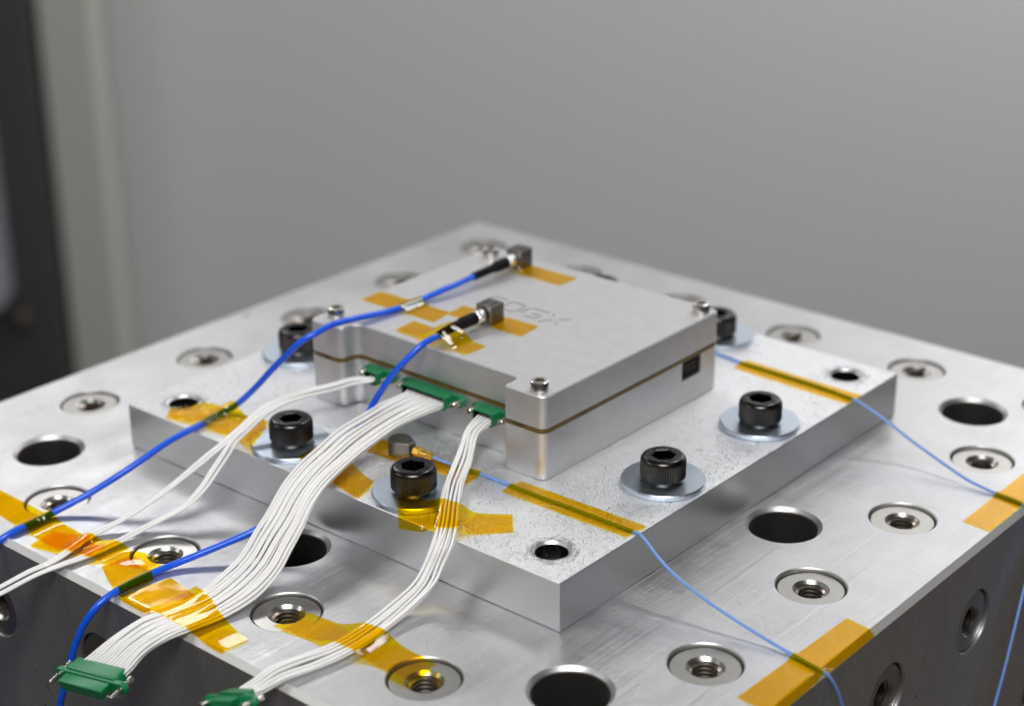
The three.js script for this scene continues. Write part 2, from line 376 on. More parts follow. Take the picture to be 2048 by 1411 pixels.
PANELS.forEach((p) => {
  const g = thing('ceiling_or_added_light', p.label, 'ceiling light', p.at);  // the ceiling panel and the four added ones alike
  g.lookAt(p.aim[0] * MM, p.aim[1] * MM, p.aim[2] * MM);             // its +z faces the room
  const [w, h] = p.size;
  const fr = new RoundedBoxGeometry(w + 40, h + 40, 50, 2, 6); fr.translate(0, 0, -30);
  part(g, 'housing', fr, M.lampFrame, false);
  const df = new THREE.BoxGeometry(w, h, 4);
  part(g, 'diffuser', df, M.lamp, false);
  const L = new THREE.RectAreaLight(new THREE.Color(1, 0.998, 0.995), p.power, w * MM, h * MM);
  L.name = 'ceiling_or_added_light_glow'; L.position.set(0, 0, 6 * MM); L.rotation.y = Math.PI; g.add(L);
});

// ---------------------------------------------------------------- fixture cube
const CX0 = -62.8, CX1 = 237.2, CZ0 = -237.7, CZ1 = 62.3, CB = 1.6, CH = 300;
const lat = (i, j) => [12.18 + 50 * i, 37.32 - 50 * j];
const BIG = [[-18.75, 18.57], [192.75, 18.57], [-18.75, -192.93], [192.75, -192.93], [-13, -87.18], [87, 12.82], [187, -87.18], [87, -187.18]];
const cube = thing('fixture_cube', 'large square aluminium fixture cube with rows of steel inserts in every face', 'fixture cube', [87.2, -CH, -87.7]);
{
  const tops = [], sides = [], inner = [];
  const top = [[CX0 + CB, CZ0 + CB], [CX0 + CB, CZ1 - CB], [CX1 - CB, CZ1 - CB], [CX1 - CB, CZ0 + CB]];
  const holes = [];
  for (let i = -1; i < 5; i++) for (let j = 0; j < 6; j++) holes.push(circle(...lat(i, j), 10.0));
  for (const [x, z] of BIG) holes.push(circle(x, z, 11.2));
  tops.push(flat(top, 0, holes));
  const out = [[CX0, CZ0], [CX0, CZ1], [CX1, CZ1], [CX1, CZ0]];
  const edge = boxUV(band(out, -CB, top, 0), 140);
  const face = (len, at) => { const sh = new THREE.Shape([new THREE.Vector2(at, -CH), new THREE.Vector2(at + len, -CH), new THREE.Vector2(at + len, -CB), new THREE.Vector2(at, -CB)]); return sh; };
  const fr = face(300, CX0);                                          // the face towards the right of the picture
  for (let i = -1; i < 5; i++) for (let k = 0; k < 2; k++) { const p = new THREE.Path(); p.absarc(12.18 + 50 * i, -25 - 50 * k, 10, 0, Math.PI * 2); fr.holes.push(p); }
  const gr = new THREE.ShapeGeometry(fr, 24); gr.translate(0, 0, CZ1); sides.push(plain(gr));
  const fl = face(300, CZ0);                                          // the face towards the left of the picture
  for (let j = 0; j < 6; j++) for (let k = 0; k < 2; k++) { const p = new THREE.Path(); p.absarc(37.32 - 50 * j, -25 - 50 * k, 10, 0, Math.PI * 2); fl.holes.push(p); }
  const gl = new THREE.ShapeGeometry(fl, 24); gl.rotateY(-Math.PI / 2); gl.translate(CX0, 0, 0); sides.push(plain(gl));
  sides.push(fromTris([...quad([CX1, -CH, CZ1], [CX1, -CH, CZ0], [CX1, -CB, CZ0], [CX1, -CB, CZ1]), ...quad([CX1, -CH, CZ0], [CX0, -CH, CZ0], [CX0, -CB, CZ0], [CX1, -CB, CZ0]), ...quad([CX0, -CH, CZ0], [CX1, -CH, CZ0], [CX1, -CH, CZ1], [CX0, -CH, CZ1])]));
  const pocket = () => lathe([[9.7, -4], [9.7, -0.3], [10.0, 0]], 48);
  for (let i = -1; i < 5; i++) for (let j = 0; j < 6; j++) { const [x, z] = lat(i, j), p = pocket(); p.translate(x, 0, z); inner.push(p); }
  for (const [x, z] of BIG) { const p = lathe([[10.2, -2], [10.2, -1.05], [10.45, -0.75], [11.2, 0]], 56); p.translate(x, 0, z); inner.push(p); }
  for (let i = 0; i < 5; i++) for (let k = 0; k < 2; k++) { const p = pocket(); p.rotateX(Math.PI / 2); p.translate(12.18 + 50 * i, -25 - 50 * k, CZ1); inner.push(p); }
  for (let j = 1; j < 6; j++) for (let k = 0; k < 2; k++) { const p = pocket(); p.rotateZ(Math.PI / 2); p.translate(CX0, -25 - 50 * k, 37.32 - 50 * j); inner.push(p); }
  const a = boxUV(merge(tops), 300, CX0, CZ0), b = boxUV(merge(sides), 140, 7, 11), c = merge(inner);
  const g = mergeGeometries([a, b, c, edge], true);
  part(cube, 'body', g, [M.cubeTop, M.cubeSide, M.bore, M.chamfer]);
}
{
  const face = lathe([[9.25, -4], [9.25, -1.25], [8.95, -0.95], [5.05, -0.95], [4.2, -1.8], [4.2, -2]], 56);
  const prof = []; for (let y = -1.9; y > -24; y -= 1.25) prof.push([4.15, y], [4.15, y - 0.12], [3.4, y - 0.6], [3.4, y - 0.75]);
  prof.push([3.4, -25], [0.01, -25]);
  const th = lathe(prof, 40, 0.3);
  face.scale(MM, MM, MM); th.scale(MM, MM, MM);
  const holder = new THREE.Vector3(...cube.position);
  const put = (x, y, z, rx = 0, rz = 0) => {
    const m = new THREE.Mesh(face, M.insert); m.name = 'threaded_insert'; m.castShadow = m.receiveShadow = true;
    m.position.set(x * MM, y * MM, z * MM).sub(holder); m.rotation.set(rx, rnd() * 0.001, rz);
    const t = new THREE.Mesh(th, M.thread); t.name = 'thread'; t.castShadow = t.receiveShadow = true; m.add(t);
    cube.add(m);
  };
  for (let i = -1; i < 5; i++) for (let j = 0; j < 6; j++) if (!(i >= 0 && i <= 3 && j >= 1 && j <= 4) || ((i === 0 || i === 3) && (j === 1 || j === 4))) { const [x, z] = lat(i, j); put(x, rr(-0.12, 0.1), z); }
  for (let i = 0; i < 5; i++) for (let k = 0; k < 2; k++) put(12.18 + 50 * i, -25 - 50 * k, CZ1, Math.PI / 2, 0);
  for (let j = 1; j < 6; j++) for (let k = 0; k < 2; k++) put(CX0, -25 - 50 * k, 37.32 - 50 * j, 0, Math.PI / 2);
  const bush = lathe([[9.95, -1.3], [10.15, -1.3], [10.15, -1.3], [9.95, -1.32], [9.95, -90], [0.01, -90]], 56); bush.scale(MM, MM, MM);
  for (const [x, z] of BIG) { const m = new THREE.Mesh(bush, M.bushing); m.name = 'hole_bushing'; m.receiveShadow = true; m.position.set(x * MM, 0, z * MM).sub(holder); cube.add(m); }
}
{ // the shaker head that carries the cube, below the frame
  const h = thing('shaker_head', 'round dark metal table that the fixture cube stands on', 'shaker', [87.2, FLOOR, -87.7]);
  part(h, 'table', lathe([[0.01, -CH], [205, -CH], [210, -CH - 5], [210, -CH - 60], [190, -CH - 80], [190, -CH - 400], [260, -CH - 420], [260, FLOOR], [0.01, FLOOR]], 64).translate(87.2, 0, -87.7), M.cabinet);
}

// ---------------------------------------------------------------- mounting plate
const plate = thing('mounting_plate', 'thick square aluminium plate bolted flat on the middle of the cube', 'plate', [87, 0, -87.3]);
{
  const o = [[PL.x0, PL.z0], [PL.x0, PL.z1], [PL.x1, PL.z1], [PL.x1, PL.z0]], b = 0.22;
  const topO = inset(o, b), holes = HOLES.map(([x, z]) => circle(x, z, 5.25));
  const foot = inset(o, 0.35), list = [flat(topO, PL.y, holes), band(o, PL.y - b, topO, PL.y), band(o, 0.35, o, PL.y - b), band(foot, 0.05, o, 0.35), flat(foot, 0.05, [], false)];
  const g = boxUV(merge(list), 173.9, 0, PL.z0);
  const s = splitUp(g);
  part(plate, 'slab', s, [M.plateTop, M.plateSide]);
  for (const [x, z] of HOLES) {
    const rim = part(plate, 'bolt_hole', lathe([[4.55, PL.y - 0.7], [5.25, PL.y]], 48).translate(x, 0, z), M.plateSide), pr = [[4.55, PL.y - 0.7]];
    pr.push([4.5, 0.1]);
    part(plate, 'hole_wall', lathe(pr, 40, 0.3).translate(x, 0, z), M.holeWall);
  }
}

// ---------------------------------------------------------------- bolts and washers
const font = await new FontLoader().loadAsync('fonts/droid/droid_sans_bold.typeface.json');
const WASH = [];
{
  const WH = 1.7, HH = 7.6, R = 6.45;
  const washer = lathe([[4.2, 0], [11.9, 0], [12.2, 0.25], [12.2, WH - 0.3], [11.9, WH], [4.5, WH], [4.2, WH - 0.2], [4.2, 0]], 72);
  const wg = boxUV(washer, 26, 0, 0); wg.setAttribute('normal', washer.attributes.normal);
  wg.scale(MM, MM, MM);
  // knurled side: 56 ridges, between a plain collar below and the rounded rim above
  const N = 56, seg = N * 6, rows = [[-0.01, R - 0.42, 0], [0.25, R - 0.3, 0], [0.95, R - 0.3, 0], [1.15, R - 0.05, 0.5], [1.3, R, 1], [6.0, R, 1], [6.35, R - 0.02, 0.5], [6.6, R - 0.1, 0], [7.0, R - 0.3, 0], [7.35, R - 0.65, 0], [HH - 0.04, R - 1.05, 0], [HH, R - 1.4, 0]];
  const pos = [], idx = [];
  rows.forEach(([y, r, k]) => { for (let s = 0; s <= seg; s++) { const a = s / seg * Math.PI * 2, q = r + k * 0.26 * (Math.abs(((s % 6) / 3) - 1) - 0.6); pos.push(Math.cos(a) * q, y, Math.sin(a) * q); } });
  for (let j = 0; j < rows.length - 1; j++) for (let s = 0; s < seg; s++) { const a = j * (seg + 1) + s, b = a + seg + 1; idx.push(a, b, a + 1, a + 1, b, b + 1); }
  const side = new THREE.BufferGeometry(); side.setAttribute('position', new THREE.Float32BufferAttribute(pos, 3)); side.setIndex(idx);
  side.setAttribute('uv', new THREE.Float32BufferAttribute(pos.flatMap((v, i) => (i % 3 === 0 ? [Math.atan2(pos[i + 2], v) * 2, pos[i + 1] / 6] : [])), 2)); side.computeVertexNormals();
  const hex = (r, rot = 0) => Array.from({ length: 6 }, (_, k) => [r * Math.cos(k * Math.PI / 3 + rot), r * Math.sin(k * Math.PI / 3 + rot)]);
  const rimTop = circle(0, 0, R - 1.4, seg);
  const face = flat(rimTop, HH, [hex(3.85)]);
  const socket = merge([band(hex(3.46), HH - 4.5, hex(3.46), HH - 0.35), band(hex(3.46), HH - 0.35, hex(3.85), HH), flat(hex(3.46), HH - 4.5)]);
  const marks = [];
  for (const [txt, at] of [['12.9', -0.5], ['12.9', 2.6]]) {
    [...txt].forEach((ch, i) => { const t = new TextGeometry(ch, { font, size: 1.15, depth: 0.12, curveSegments: 3 }); t.rotateX(-Math.PI / 2); t.translate(-0.4, HH - 0.02, -3.98 + 0.3); t.rotateY(at - i * 0.24); marks.push(plain(t)); });
  }
  const headG = boxUV(merge([face]), 12); const head = merge([side, headG, boxUV(merge(marks), 12)]); head.scale(MM, MM, MM);
  socket.scale(MM, MM, MM);
  const shank = lathe([[4, -16], [4, 0], [0.01, 0]], 24); shank.scale(MM, MM, MM);
  const nextTo = [
    [0, 2, 'with amber tape on its washer', 0.9],
    [0, 3, 'just left of the large white wire bundle', 1.45],
    [1, 1, 'right of the box, nearer the front corner', 0.25],
    [2, 1, 'right of the box, farther back', 0.75],
    [1, 4, 'behind the left corner of the box', 1.2],
    [3, 2, 'half hidden by the right box corner', 0.1],
    [3, 3, 'hidden behind the back box edge', 0.5],
  ];
  const shift = [[0.1, 0.2], [-0.6, 0.5], [0.7, -0.3], [0.6, -0.4], [-0.3, 0.2], [0.5, 0.4], [0.2, 0.1]];
  let bolt0, washer0;
  nextTo.forEach(([i, j, where, rot], k) => {
    const [x, z] = lat(i, j), [dx, dz] = shift[k];
    WASH.push([x + dx, z + dz, 12.2, PL.y + WH]);
    let w, b;
    if (!k) {
      w = washer0 = new THREE.Mesh(wg, M.zinc); w.castShadow = w.receiveShadow = true; w.name = numbered('flat_washer'); scene.add(w);
      b = bolt0 = thing('socket_bolt', '', 'bolt', [0, 0, 0]);
      for (const [n, g, m] of [['head', head, M.oxide], ['hex_socket', socket, M.oxide], ['shank', shank, M.oxide]]) { const q = new THREE.Mesh(g, m); q.name = n; q.castShadow = q.receiveShadow = true; b.add(q); }
    } else {
      w = washer0.clone(); w.name = numbered('flat_washer'); scene.add(w); w.userData = {};
      b = bolt0.clone(); b.name = numbered('socket_bolt'); scene.add(b); b.userData = {};
    }
    w.position.set((x + dx) * MM, (PL.y + 0.03) * MM, (z + dz) * MM); w.rotation.y = rot * 3.1;
    b.position.set(x * MM, (PL.y + WH + 0.04) * MM, z * MM); b.rotation.y = rot;
    tag(w, 'wide bluish zinc washer of the black bolt ' + where, 'washer');
    tag(b, 'black knurled socket bolt ' + where, 'bolt');
  });
}

// ---------------------------------------------------------------- electronics box
const BT = 40.86, BX0 = 41.3, BX1 = 128.4, BZ0 = -134.3, BZ1 = -39.3, RX = 48.3;
const box = thing('electronics_box', 'grey bead-blasted aluminium electronics box with recessed connectors on the plate', 'electronics box', [85, PL.y, -87]);
{
  const outline = (e = 0) => rounded([[BX0 + e, BZ1 - e, 2.6], [BX0 + e, -54.2 + e, 1.2], [RX + e, -54.2 + e, 2.2], [RX + e, -120.2 - e, 3.2], [BX0 + e, -120.2 - e, 2.8], [BX0 + e, BZ0 + e, 2.6], [BX1 - e, BZ0 + e, 2.6], [BX1 - e, BZ1 - e, 2.6]].reverse());
  const o = outline(), PB0 = 29.4, PB1 = 30.95;
  // engraved letters: grooves with walls and floors
  const groove = [], W = 0.36, stroke = (pts) => {
    const L = [], R = [];
    pts.forEach(([x, z], i) => { const [ax, az] = pts[Math.max(0, i - 1)], [bx, bz] = pts[Math.min(pts.length - 1, i + 1)], t = new THREE.Vector2(bx - ax, bz - az).normalize(); L.push([x - t.y * W, z + t.x * W]); R.push([x + t.y * W, z - t.x * W]); });
    groove.push([...L, ...R.reverse()]);
  };
  stroke([[85.9, -97.6], [85.6, -100.6], [86.4, -101.7], [92.4, -101.9], [93.2, -100.9], [93, -96.4]]); stroke([[89.3, -100.4], [89.2, -97.4]]);       // E
  stroke([[87.4, -94.4], [92.4, -94.4], [93.2, -93.3], [92.4, -88.7]]); stroke([[86.2, -93.2], [86.3, -89.5], [87.2, -88.6], [91, -88.5]]);          // D
  stroke([[87.3, -86.5], [91.2, -86.6], [92.7, -85.2], [92.8, -79.4]]); stroke([[86.2, -84.2], [86.3, -80.6], [87.9, -79.6]]); stroke([[88.9, -83.4], [89.2, -79.4]]);   // G
  stroke([[92.9, -77.9], [91.6, -76.4]]); stroke([[85.1, -77.7], [88.5, -74.9]]); stroke([[89.9, -73.7], [92.9, -70.5]]); stroke([[87.9, -73.2], [86.1, -71]]);       // X
  const lidTop = inset(o, 0.35), list = [flat(lidTop, BT, groove), band(o, BT - 0.35, lidTop, BT), band(o, PB1, o, BT - 0.35), flat(o, PB1, [], false)];
  for (const h of groove) list.push(band(h, BT, h, BT - 0.8), flat(h, BT - 0.8));
  const lid = boxUV(crease(merge(list), 0.5), 60); { const c = crease(merge(list), 0.5); lid.setAttribute('normal', c.attributes.normal); }
  part(box, 'lid', lid, M.blastLid);
  part(box, 'circuit_board', crease(prism(inset(o, 0.12), PB0, PB1, 0), 0.5), M.board);
  // base: a notch for the debug port in its right wall
  const nx0 = 108.5, nx1 = 118.6, ny = 23.1, nd = 4.5;
  const walls = [], n = o.length;
  for (let i = 0; i < n; i++) {
    const a = o[i], b = o[(i + 1) % n], long = Math.abs(a[1] - BZ1) < 0.01 && Math.abs(b[1] - BZ1) < 0.01 && Math.abs(a[0] - b[0]) > 40;
    const w = (p, q, y0, y1) => fromTris(area2(o) > 0 ? quad([q[0], y0, q[1]], [p[0], y0, p[1]], [p[0], y1, p[1]], [q[0], y1, q[1]]) : quad([p[0], y0, p[1]], [q[0], y0, q[1]], [q[0], y1, q[1]], [p[0], y1, p[1]]));
    if (!long) { walls.push(w(a, b, PL.y + 0.3, PB0)); continue; }
    const up = a[0] < b[0], m1 = [up ? nx0 : nx1, BZ1], m2 = [up ? nx1 : nx0, BZ1];
    walls.push(w(a, m1, PL.y + 0.3, PB0), w(m2, b, PL.y + 0.3, PB0), w(m1, m2, PL.y + 0.3, ny));
    walls.push(fromTris([...quad([nx0, ny, BZ1], [nx1, ny, BZ1], [nx1, ny, BZ1 - nd], [nx0, ny, BZ1 - nd]), ...quad([nx0, ny, BZ1], [nx0, ny, BZ1 - nd], [nx0, PB0, BZ1 - nd], [nx0, PB0, BZ1]), ...quad([nx1, ny, BZ1 - nd], [nx1, ny, BZ1], [nx1, PB0, BZ1], [nx1, PB0, BZ1 - nd]), ...quad([nx0, ny, BZ1 - nd], [nx1, ny, BZ1 - nd], [nx1, PB0, BZ1 - nd], [nx0, PB0, BZ1 - nd])]));
  }
  const baseG = crease(merge([...walls, flat(o, PB0), flat(o, PL.y + 0.3, [], false), flat(inset(o, 0.4), PL.y + 0.03, [], false), band(inset(o, 0.4), PL.y + 0.03, o, PL.y + 0.3)]), 0.5), bu = boxUV(baseG, 60); bu.setAttribute('normal', baseG.attributes.normal);
  part(box, 'base', bu, M.blast);
  const port = part(box, 'debug_port', crease(prism(rounded([[nx0 + 0.2, BZ1 - nd + 0.2, 0.1], [nx1 - 0.2, BZ1 - nd + 0.2, 0.1], [nx1 - 0.2, BZ1 - 0.5, 0.2], [nx0 + 0.2, BZ1 - 0.5, 0.2]].reverse()), ny + 0.12, PB0 - 0.08, 0.1), 0.5), M.black);
  for (let r = 0; r < 2; r++) for (let k = 0; k < 5; k++) { const p = new THREE.BoxGeometry(0.2, 0.2, 0.4); p.translate(110.9 + k * 1.25, 25.9 + r * 1.35, BZ1 - 0.6); part(box, 'contact_pin', p, M.gold); }
  // dark edge pads of the board
  for (let k = 0; k < 7; k++) { const p = new THREE.BoxGeometry(0.12, 1.1, 0.32); p.translate(BX0 + 0.13, 30.17, -50.6 + k * 0.62); part(box, 'edge_pad', p, M.pad); }
  for (let k = 0; k < 4; k++) { const p = new THREE.BoxGeometry(0.32, 1.1, 0.12); p.translate(58.5 + k * 0.7, 30.17, BZ1 - 0.13); part(box, 'edge_pad', p, M.pad); }
  { const p = new THREE.BoxGeometry(0.12, 1.1, 2.2); p.translate(BX0 + 0.13, 30.17, -126.4); part(box, 'edge_pad', p, M.pad); }
  // cap screws of the lid
  const SC = (x, z, rot) => {
    const hexO = Array.from({ length: 6 }, (_, k) => [1.55 * Math.cos(k * Math.PI / 3 + rot), 1.55 * Math.sin(k * Math.PI / 3 + rot)]);
    const ring = circle(0, 0, 2.3, 48), body = merge([lathe([[0.01, 0], [2.65, 0], [2.75, 0.15], [2.75, 2.55], [2.6, 2.85], [2.3, 3.0]], 48), flat(ring, 3.0, [hexO]), band(hexO, 1.1, hexO, 3.0), flat(hexO, 1.1)]);
    body.translate(x, BT + 0.03, z);
    part(box, 'cap_screw', crease(body, 0.5), M.stainless);
  };
  SC(45.3, -44.1, 0.3); SC(123.6, -43.2, 0.9); SC(48.6, -129.2, 0.1); SC(121, -128.2, 0.6);
}

// ---------------------------------------------------------------- green plugs
// local axes: x along the row of pins, z the way it mates, the wires leave at -z
function plugParts(parent, n, place, mated) {
  const L = n * 1.25 + 1.35, S = (n * 1.25 + 6) / 2, add = (name, g, m) => { g.applyMatrix4(place); return part(parent, name, g, m); };
  const slab = (pts, z0, z1) => { const g = prism(pts, 0, z1 - z0, 0.15, [], 0.15); g.rotateX(Math.PI / 2); g.translate(0, 0, z1); g.scale(1, 1, 1); return g; };
  const rect = (w, h, r = 0.35, cy = 0) => rounded([[-w / 2, cy - h / 2, r], [-w / 2, cy + h / 2, r], [w / 2, cy + h / 2, r], [w / 2, cy - h / 2, r]], 4);
  const list = [];
  const flange = rounded([[-S - 1.75, -1.75, 1.7], [-S - 1.75, 1.75, 1.7], [S + 1.75, 1.75, 1.7], [S + 1.75, -1.75, 1.7]], 8);
  const tilt = (g, z) => { g.rotateX(Math.PI / 2); g.translate(0, 0, z); return g; };     // prism along y -> along z; its top ends at z
  list.push(tilt(prism(flange, 0, 1.5, 0.15, [], 0.15), -1.5));
  list.push(tilt(prism(rect(L + 0.9, 4.4, 0.5), 0, 0.9, 0.2), -2.3));
  // shroud: frame open at the back, where the wires go in
  const oO = rect(L, 4.3, 0.6), iO = rect(L - 0.8, 3.4, 0.3);
  const wallB = band(oO, 0, oO, 4.4), wallI = band(iO, 4.4, iO, 2.0), lip = flat(oO, 4.4, [iO]);
  const sh = merge([wallB, lip]); sh.rotateX(-Math.PI / 2); sh.translate(0, 0, -0.9); list.push(sh);
  // mating block, trapezoid
  const blk = rounded([[-L / 2 + 0.8, -1.5, 0.3], [-L / 2 + 1.5, 1.5, 0.3], [L / 2 - 1.5, 1.5, 0.3], [L / 2 - 0.8, -1.5, 0.3]], 3);
  if (!mated) list.push(tilt(prism(blk, 0, 3.6, 0.15, [], 0.35), 0));
  const body = add('plug_shell', crease(merge(list), 0.55), M.green);
  const fill = merge([flat(iO, 2.05), wallI]); fill.rotateX(-Math.PI / 2); fill.translate(0, 0, -0.9);
  add('black_cavity', fill, M.black);  // floor and inner walls of the shroud, in black
  if (!mated) for (let r = 0; r < 2; r++) for (let k = 0; k < n; k++) { const h = new THREE.CylinderGeometry(0.3, 0.3, 0.1, 10); h.rotateX(Math.PI / 2); h.translate((k - (n - 1) / 2) * 1.25 * 0.92, (r - 0.5) * 1.25, 3.62); add('pin_hole', h, M.pad); }
  for (const s of [-1, 1]) {
    const prof = [[0.01, -3.4], [0.5, -3.4], [0.52, -4.5], [0.92, -4.5], [1.03, -4.35], [1.03, -2.9], [0.9, -2.8], [0.72, -2.7], [0.72, -2.2], [1.0, -2.1], [1.0, -1.2], [0.7, -1.1], [0.7, mated ? 0.5 : 3.4], [0.5, mated ? 0.6 : 3.7], [0.01, mated ? 0.6 : 3.7]];
    const g = lathe(prof, 24, 0.5); g.rotateX(Math.PI / 2); g.translate(s * S, 0, 0); add('jackscrew', g, M.stainless);
  }
}
const basis = (l, a, p) => { const X = new THREE.Vector3(...l).normalize(), Z = new THREE.Vector3(...a); Z.addScaledVector(X, -Z.dot(X)).normalize(); const Y = Z.clone().cross(X); return new THREE.Matrix4().makeBasis(X, Y, Z).setPosition(...p); };
const CABLES = [];                                                    // {x, y, z, r} of everything tape may lie on
const note = (pts, r) => { for (const p of pts) CABLES.push([p.x, p.y, p.z, r]); };

// ---------------------------------------------------------------- white wire harnesses
// a flat bundle of 2 rows of n wires between the left and right edges given at each station
function bundle(parent, n, stations, start, end, r = 0.41, loose = 0.4, pinned = []) {
  const cL = new THREE.CatmullRomCurve3(stations.map((s) => new THREE.Vector3(...s[0]))), cR = new THREE.CatmullRomCurve3(stations.map((s) => new THREE.Vector3(...s[1])));
  const N = 150, UP = new THREE.Vector3();
  for (let row = 0; row < 2; row++) for (let c = 0; c < n; c++) {
    const pts = [start(row, c)], o1 = rnd() * 90, o2 = rnd() * 90, swap = rr(-0.15, 0.15);
    for (let k = 0; k <= N; k++) {
      const t = k / N, L = cL.getPoint(t), R = cR.getPoint(t), L2 = cL.getPoint(Math.min(1, t + 0.01)), L1 = cL.getPoint(Math.max(0, t - 0.01));
      UP.copy(R).sub(L).cross(L2.sub(L1)).normalize(); if (UP.y < 0) UP.negate();
      let q = Math.min(1, t * 9, (1 - t) * 9);
      for (const p of pinned) q = Math.min(q, clamp(Math.abs(t - p) * 14, 0.3));
      const u = (c + 0.5 + q * (swap + loose * 1.5 * noise(t * 1.7 + o1, o2))) / n;
      const h = (row - 0.5) * -2 * 0.44 + q * loose * 1.25 * noise(t * 1.7 + o2, o1 + 40);
      pts.push(L.clone().lerp(R, clamp(u, -0.02, 1.02)).addScaledVector(UP, h));
    }
    if (end) pts.push(end(row, c));
    const path = new THREE.CatmullRomCurve3(pts).getPoints(pts.length * 2);
    note(path.filter((_, i) => i % 2 === 0), r);
    part(parent, 'wire', tube(path, r, 9), M.wire);
  }
}
const pinAt = (n, zc) => (row, c) => new THREE.Vector3(45.2, 26.3 + (row ? -0.62 : 0.55), zc + (c - (n - 1) / 2) * 1.25);
const pinOf = (n, m) => (row, c) => new THREE.Vector3((c - (n - 1) / 2) * 1.25, row ? -0.62 : 0.62, -2.9).applyMatrix4(m);
const atBox = (zc) => basis([0, 0, 1], [1, 0, 0], [48.28, 27, zc]);
{
  const h = thing('wire_harness', 'large white wire bundle with long green plugs', 'wire harness', [-60, 0, -80]);
  plugParts(h, 13, atBox(-87.7), true);
  const free = basis([0.131, 0.127, 0.983], [-0.97, -0.186, 0.153], [-84, -9.2, -87.8]);
  plugParts(h, 13, free, false);
  bundle(h, 13, [
    [[43.4, 25.8, -95.6], [43.4, 25.8, -79.9]], [[36.6, 23.5, -98.8], [38.6, 26.0, -80.4]], [[28.8, 22.5, -98.8], [32.3, 23.0, -84.9]], [[18.8, 21, -99.5], [17.7, 21, -84.4]], [[8.8, 20, -97.3], [5.7, 20, -82.1]],
    [[-0.3, 18.6, -95.8], [-4.7, 18.6, -79.7]], [[-10.5, 16.8, -92.4], [-12.6, 16.8, -77]], [[-19.2, 13, -89.4], [-19.8, 13, -74.5]], [[-24.6, 9.7, -88.5], [-25.2, 9.7, -73.5]], [[-32.6, 5.5, -86.6], [-31.8, 5.5, -72.3]],
    [[-40.8, 2.8, -86.2], [-40.8, 2.8, -71.4]], [[-48.1, 1.4, -85.8], [-52.3, 1.4, -72.2]], [[-58.4, 1.3, -85.9], [-61.5, 1.3, -73.6]], [[-66, 1.0, -88.3], [-67.4, 1.0, -74.9]], [[-72.2, -1.9, -91], [-72.6, -2.1, -78]], [[-77.4, -5.4, -93.3], [-77, -5.6, -79.2]],
  ], pinAt(13, -87.7), pinOf(13, free), 0.41, 0.34, [0.8]);
}
{
  const h = thing('wire_harness', 'smaller white wire bundle taped across the front edge of the plate', 'wire harness', [-60, 0, -40]);
  plugParts(h, 5, atBox(-64), true);
  const free = basis([0.268, 0.238, 0.934], [-0.942, 0.266, 0.203], [-76.8, 0.9, -40.9]);
  plugParts(h, 5, free, false);
  bundle(h, 5, [
    [[43.4, 25.9, -67.1], [43.4, 25.9, -61]], [[40.6, 25, -67], [40.6, 25, -61.3]], [[38, 23.9, -66.5], [38.2, 23.7, -61.4]], [[34.6, 21, -65.3], [35.8, 21, -60.5]], [[29.2, 19, -62.8], [31.4, 19, -58]],
    [[24.4, 17.9, -60.4], [26.3, 17.9, -55.4]], [[18.3, 17.6, -56.9], [21.2, 17.6, -52.2]], [[10.1, 17.2, -51], [13.5, 16.6, -46.5]], [[-0.1, 16, -43.4], [3, 16, -37.9]], [[-5.5, 13.5, -40.8], [-1.5, 13.5, -35.6]],
    [[-9.2, 9.5, -40.3], [-4.4, 9.5, -35.9]], [[-13.8, 5.5, -40.5], [-8.4, 5.5, -35.2]], [[-21.9, 2.7, -41], [-17.7, 2.7, -34.4]], [[-31.8, 1.4, -40.6], [-30.7, 1.4, -33.4]], [[-42.9, 1.3, -40.3], [-42.9, 1.3, -33.3]],
    [[-51.1, 1.35, -42.2], [-53.3, 1.35, -34.6]], [[-60.1, 1.4, -44.1], [-61.8, 1.4, -36.9]], [[-67, 0.6, -44.2], [-66.6, 0.3, -38.5]],
  ], pinAt(5, -64), pinOf(5, free), 0.41, 0.3, [0.45, 0.82]);
}
